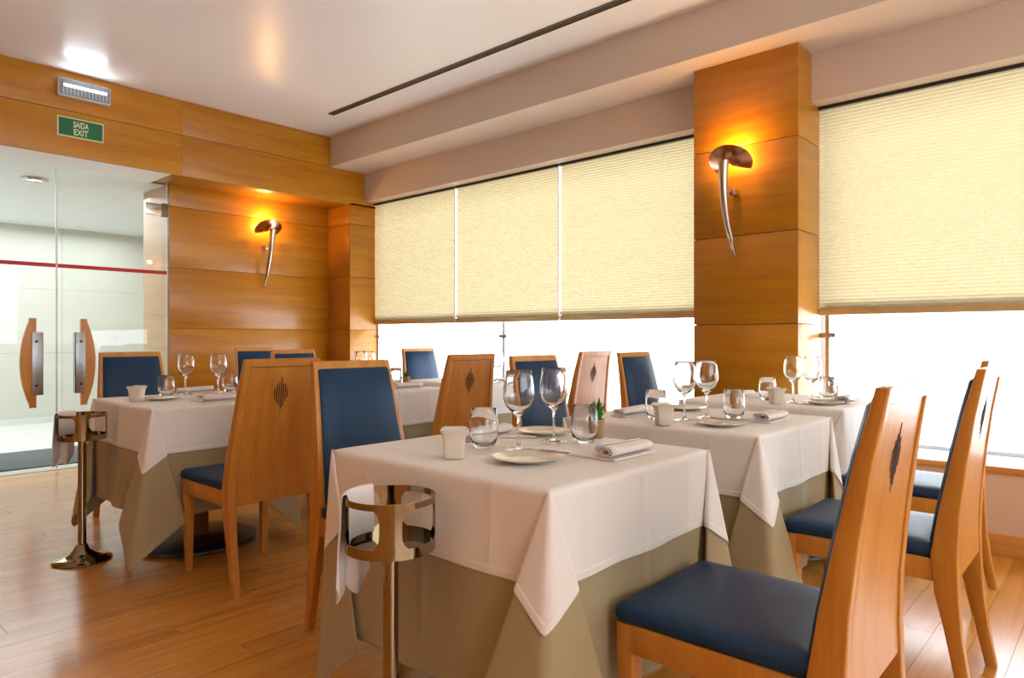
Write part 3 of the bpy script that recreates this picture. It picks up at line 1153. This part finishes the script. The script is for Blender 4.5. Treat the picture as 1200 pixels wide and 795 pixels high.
def make_napkin():
    """flat corner flap with a loosely rolled bundle lying on it; the bundle runs along x"""
    n = tag(empty('folded_napkin'), 'napkin', 'napkin', 'folded white napkins')
    flap = [(-0.105, -0.035), (0.10, -0.035), (0.10, 0.035), (-0.02, 0.045), (-0.095, 0.13), (-0.108, 0.125)]
    MB().prism(flap, 'z', 0.0005, 0.005).build('flap', 'napkin', n, 30)
    sec = []
    m = 64
    for i in range(m):                                # flattened spiral
        q = i / (m - 1.0)
        a = q * 2 * PI * 2.35 - 1.2
        r = 0.35 + 0.65 * q
        sec.append((0.039 * r * math.copysign(abs(math.cos(a)) ** 0.8, math.cos(a)), 0.0165 * r * math.sin(a) + 0.0225))
    vs, fs = [], []
    xs = [-0.105 + 0.205 * i / 8.0 for i in range(9)]
    for k, x in enumerate(xs):
        e = 1.0 - 0.10 * (k / 8.0) + 0.02 * math.sin(k * 1.9)
        for j, (yy, zz) in enumerate(sec):
            vs.append((x + 0.010 * (yy / 0.039), yy * e - 0.002, 0.006 + (zz - 0.006) * (1 - 0.12 * k / 8.0)))
    for k in range(8):
        for j in range(m - 1):
            a = k * m + j
            fs.append((a, a + 1, a + m + 1, a + m))
    o = MB().add(vs, fs).build('roll', 'napkin', n, 70)
    so = o.modifiers.new('thick', 'SOLIDIFY')
    so.thickness = 0.0028
    so.offset = -1
    return n


def make_plant(seed, tall=1.0):
    rr = random.Random(seed)
    p = tag(empty('potted_succulent'), 'plant', 'plant', 'small potted succulents')
    pot = MB().lathe([(0.0005, 0.0), (0.021, 0.0), (0.022, 0.002), (0.0255, 0.058), (0.0255, 0.060), (0.0235, 0.060), (0.023, 0.052)], n=28).build('pot', 'pot', p, 40)
    MB().lathe([(0.0005, 0.054), (0.023, 0.052)], n=20).build('soil', 'soil', pot)
    for i in range(13):
        a = i * 2.399 + rr.uniform(-0.2, 0.2)
        inc = 0.12 + 0.75 * i / 12.0
        ln = (0.058 - 0.018 * i / 12.0) * tall * rr.uniform(0.85, 1.15)
        rings = []
        for k in range(6):
            q = k / 5.0
            w = 0.0125 * math.sin(PI * (0.22 + 0.78 * q)) + 0.0006
            bend = inc * (0.6 + 0.4 * q)
            r = 0.004 + ln * q * math.sin(bend)
            z = 0.053 + ln * q * math.cos(bend)
            ca, sa = math.cos(a), math.sin(a)
            th = 0.0028 * (1 - q) + 0.0008
            nr, nz = math.cos(bend), -math.sin(bend)
            rings.append([(r * ca - w * sa, r * sa + w * ca, z),
                          ((r + th * nr) * ca, (r + th * nr) * sa, z + th * nz),
                          (r * ca + w * sa, r * sa - w * ca, z),
                          ((r - th * nr) * ca, (r - th * nr) * sa, z - th * nz)])
        MB().loft(rings).build('leaf', 'leaf', p, 70)
    return p


wine0, tumb0, plate0, knife0 = make_wine(), make_tumbler(), make_plate(), make_knife()
cup0, nap0 = make_cup(), make_napkin()

NM = [t_[0] for t_ in TB]


def put(proto, x, y, rz, label, dz=0.0):
    o = instance(proto, (x, y, ZTOP + dz), rz, label)
    return o


def knife_on_plate(x, y, rz, label):
    return put(knife0, x, y, rz, label, 0.0168)


# nearest table
put(cup0, 1.235, 1.325, -0.78, 'cream ceramic holder at the left of the nearest table')
put(tumb0, 1.40, 1.378, 0, 'stemless tumbler beside the cream holder on the nearest table')
put(wine0, 1.435, 1.275, 0, 'tall wine glass just behind the front bread plate of the nearest table')
put(wine0, 1.625, 1.300, 0, 'tall wine glass before a navy chair, right of the nearest table pair')
put(plate0, 1.322, 1.150, 0, 'bread plate with butter knife at the front of the nearest table')
knife_on_plate(1.405, 1.175, math.atan2(-0.18, 0.016), 'butter knife lying across the front plate of the nearest table')
put(tumb0, 1.672, 1.220, 0, 'stemless tumbler left of the green succulent on the nearest table')
put(plate0, 1.735, 1.435, 0, 'bread plate at the back of the nearest table behind the wine glasses')
put(nap0, 1.575, 1.012, 0.0, 'folded white napkin at the front right of the nearest table')
put(nap0, 1.56, 1.53, PI, 'folded white napkin at the back of the nearest table behind the tumbler')
pl = make_plant(1, 1.15)
pl.location = (1.785, 1.255, ZTOP)
pl['label'] = 'green succulent in a kraft pot on the nearest table'
# second table
put(cup0, 2.215, 1.262, -0.78, 'cream ceramic holder at the left of the second table')
put(tumb0, 2.34, 1.365, 0, 'stemless tumbler behind the cream holder on the second table')
put(wine0, 2.375, 1.262, 0, 'wine glass left of the pair on the second table')
put(wine0, 2.510, 1.238, 0, 'wine glass right of the pair on the second table before the pillar')
put(plate0, 2.335, 1.10, 0, 'bread plate with knife at the front of the second table')
knife_on_plate(2.41, 1.115, -1.45, 'butter knife lying across the front plate of the second table')
put(tumb0, 2.58, 1.157, 0, 'stemless tumbler in front of the succulent on the second table')
put(plate0, 2.74, 1.45, 0, 'bread plate at the back of the second table')
put(nap0, 2.61, 1.02, 0.0, 'folded white napkin at the front right of the second table')
put(nap0, 2.41, 1.52, PI, 'folded white napkin at the back left of the second table')
pl = make_plant(2, 0.6)
pl.location = (2.84, 1.27, ZTOP)
pl['label'] = 'dark green succulent in a kraft pot on the second table'
# window table
put(cup0, 3.285, 1.262, -0.78, 'cream ceramic holder on the window table before the pillar')
put(tumb0, 3.45, 1.37, 0, 'stemless tumbler behind the cream holder on the window table')
put(wine0, 3.395, 1.222, 0, 'wine glass left of the pair on the window table')
put(wine0, 3.455, 1.152, 0, 'wine glass right of the pair on the window table')
put(plate0, 3.42, 1.085, 0, 'bread plate at the front of the window table')
knife_on_plate(3.49, 1.07, -1.45, 'butter knife lying across the plate of the window table')
put(nap0, 3.60, 1.03, 0.0, 'folded white napkin at the front right of the window table')
put(tumb0, 3.72, 1.165, 0, 'stemless tumbler in front of the succulent on the window table')
put(nap0, 3.50, 1.53, PI, 'folded white napkin at the back left of the window table')
pl = make_plant(3, 0.8)
pl.location = (3.885, 1.185, ZTOP)
pl['label'] = 'green succulent in a kraft pot on the window table'
# left table
put(cup0, 1.262, 3.66, -0.78, 'cream ceramic holder at the corner of the left table')
put(plate0, 1.385, 3.67, 0, 'bread plate beside the cream holder on the left table')
put(tumb0, 1.475, 3.85, 0, 'stemless tumbler behind the plate on the left table')
put(wine0, 1.60, 3.905, 0, 'wine glass left of the pair on the left table')
put(wine0, 1.745, 3.82, 0, 'wine glass right of the pair on the left table')
put(plate0, 1.62, 3.62, 0, 'bread plate near the middle of the left table')
put(tumb0, 1.85, 3.90, 0, 'stemless tumbler at the right edge of the left table beside the chair back')
put(nap0, 1.57, 3.38, 0.0, 'folded white napkin at the front of the left table')
put(nap0, 1.69, 4.005, PI, 'folded white napkin at the back of the left table between the wine glasses')
knife_on_plate(1.42, 3.69, -0.4, 'butter knife on the plate of the left table')
# middle rear table
pl = make_plant(4, 0.75)
pl.location = (2.885, 3.56, ZTOP)
pl['label'] = 'succulent in a kraft pot on the middle rear table before the far window'
put(tumb0, 2.895, 3.68, 0, 'stemless tumbler left of the succulent on the middle rear table')
put(wine0, 2.70, 3.72, 0, 'wine glass on the middle rear table, hidden behind the tall navy chair')
put(wine0, 2.76, 3.90, 0, 'wine glass at the back of the middle rear table near the corner pier')
put(plate0, 2.45, 3.55, 0, 'bread plate on the middle rear table')
put(nap0, 2.76, 3.38, 0.0, 'folded white napkin on the middle rear table')
# far window table
put(wine0, 3.52, 3.33, 0, 'wine glass on the rear window table before the window post')
put(tumb0, 3.58, 3.56, 0, 'stemless tumbler on the rear window table')
put(plate0, 3.66, 3.42, 0, 'bread plate on the rear window table')
put(plate0, 3.75, 3.85, 0, 'bread plate at the far side of the rear window table')
put(nap0, 3.855, 3.365, 0.0, 'folded white napkin on the rear window table')
put(wine0, 3.62, 3.75, 0, 'wine glass at the middle of the rear window table')


# ------------------------------------------------------------------ wine cooler stands
def make_stand():
    s = tag(empty('wine_cooler_stand'), 'stand', 'stand', 'chrome wine cooler stands')
    MB().lathe([(0.0005, 0.0), (0.125, 0.0), (0.128, 0.006), (0.118, 0.014), (0.085, 0.022), (0.055, 0.034), (0.036, 0.056), (0.026, 0.075), (0.021, 0.08), (0.0005, 0.08)], n=40).build('base', 'chrome', s, 50)
    MB().lathe([(0.018, 0.075), (0.018, 0.585)], n=24).build('pole', 'chrome', s, 60)
    R = 0.104
    def band(z0, z1, r=R):
        return MB().lathe([(r, z0), (r, z1), (r - 0.003, z1), (r - 0.003, z0), (r, z0)], n=48)
    band(0.583, 0.607).build('lower_band', 'chrome', s, 50)
    band(0.692, 0.706).build('upper_band', 'chrome', s, 50)
    MB().lathe([(0.0005, 0.585), (R - 0.003, 0.585), (R - 0.003, 0.588), (0.0005, 0.588)], n=40).build('tray', 'chrome', s, 40)
    for k in range(4):                                    # waisted straps between the bands
        mb = MB()
        vs, fs = [], []
        nz, na = 9, 7
        for i in range(nz):
            q = i / (nz - 1.0)
            z = 0.605 + 0.09 * q
            hw = 0.24 + 0.16 * abs(2 * q - 1) ** 4
            for j in range(na):
                a = k * PI / 2 + 0.91 + hw * (2 * j / (na - 1.0) - 1)
                for rr_ in (R, R - 0.003):
                    vs.append((rr_ * math.cos(a), rr_ * math.sin(a), z))
        for i in range(nz - 1):
            for j in range(na - 1):
                for l in (0, 1):
                    a = (i * na + j) * 2 + l
                    fs.append((a, a + 2, a + 2 * na + 2, a + 2 * na))
        mb.add(vs, fs).build('strap', 'chrome', s, 50)
    return s


def stand_napkin(x, y, ang, label):
    """a white service cloth hung over the rim of the stand"""
    o_, R = [], 0.104
    vs, fs = [], []
    prof = [(R - 0.010, 0.600), (R - 0.009, 0.66), (R - 0.008, 0.70), (R - 0.006, 0.7095), (R - 0.001, 0.7125), (R + 0.004, 0.7095), (R + 0.006, 0.70),
            (R + 0.010, 0.64), (R + 0.014, 0.58), (R + 0.017, 0.50)]
    n = 22
    for i, (r, z) in enumerate(prof):
        for j in range(n):
            q = j / (n - 1.0)
            a = ang + (q - 0.5) * 1.25
            wv = (0.006 * math.sin(q * 19) * max(0, (i - 5)) / 4.0) if i > 5 else 0
            zz = z - (0.05 * abs(math.sin(q * 6.3)) if i == len(prof) - 1 else 0)
            vs.append(((r + wv) * math.cos(a), (r + wv) * math.sin(a), zz))
    for i in range(len(prof) - 1):
        for j in range(n - 1):
            a = i * n + j
            fs.append((a, a + 1, a + n + 1, a + n))
    o = MB().add(vs, fs).build('service_cloth', 'napkin', None, 70)
    o.location = (x, y, 0)
    so = o.modifiers.new('thick', 'SOLIDIFY')
    so.thickness = 0.002
    so.offset = 1
    tag(o, label, 'cloth', 'service cloths on cooler stands')


stand0 = make_stand()
instance(stand0, (0.985, 1.272, 0), 0.0, 'chrome wine cooler stand in front of the nearest table')
instance(stand0, (1.045, 3.735, 0), 0.35, 'chrome wine cooler stand beside the left table by the glass doors')
stand_napkin(0.985, 1.272, 1.98, 'white service cloth hung over the rim of the front cooler stand')
stand_napkin(1.045, 3.735, 2.2, 'white service cloth hung over the rim of the left cooler stand')

for o in list(bpy.data.objects):
    if 'used' in o:
        del o['used']
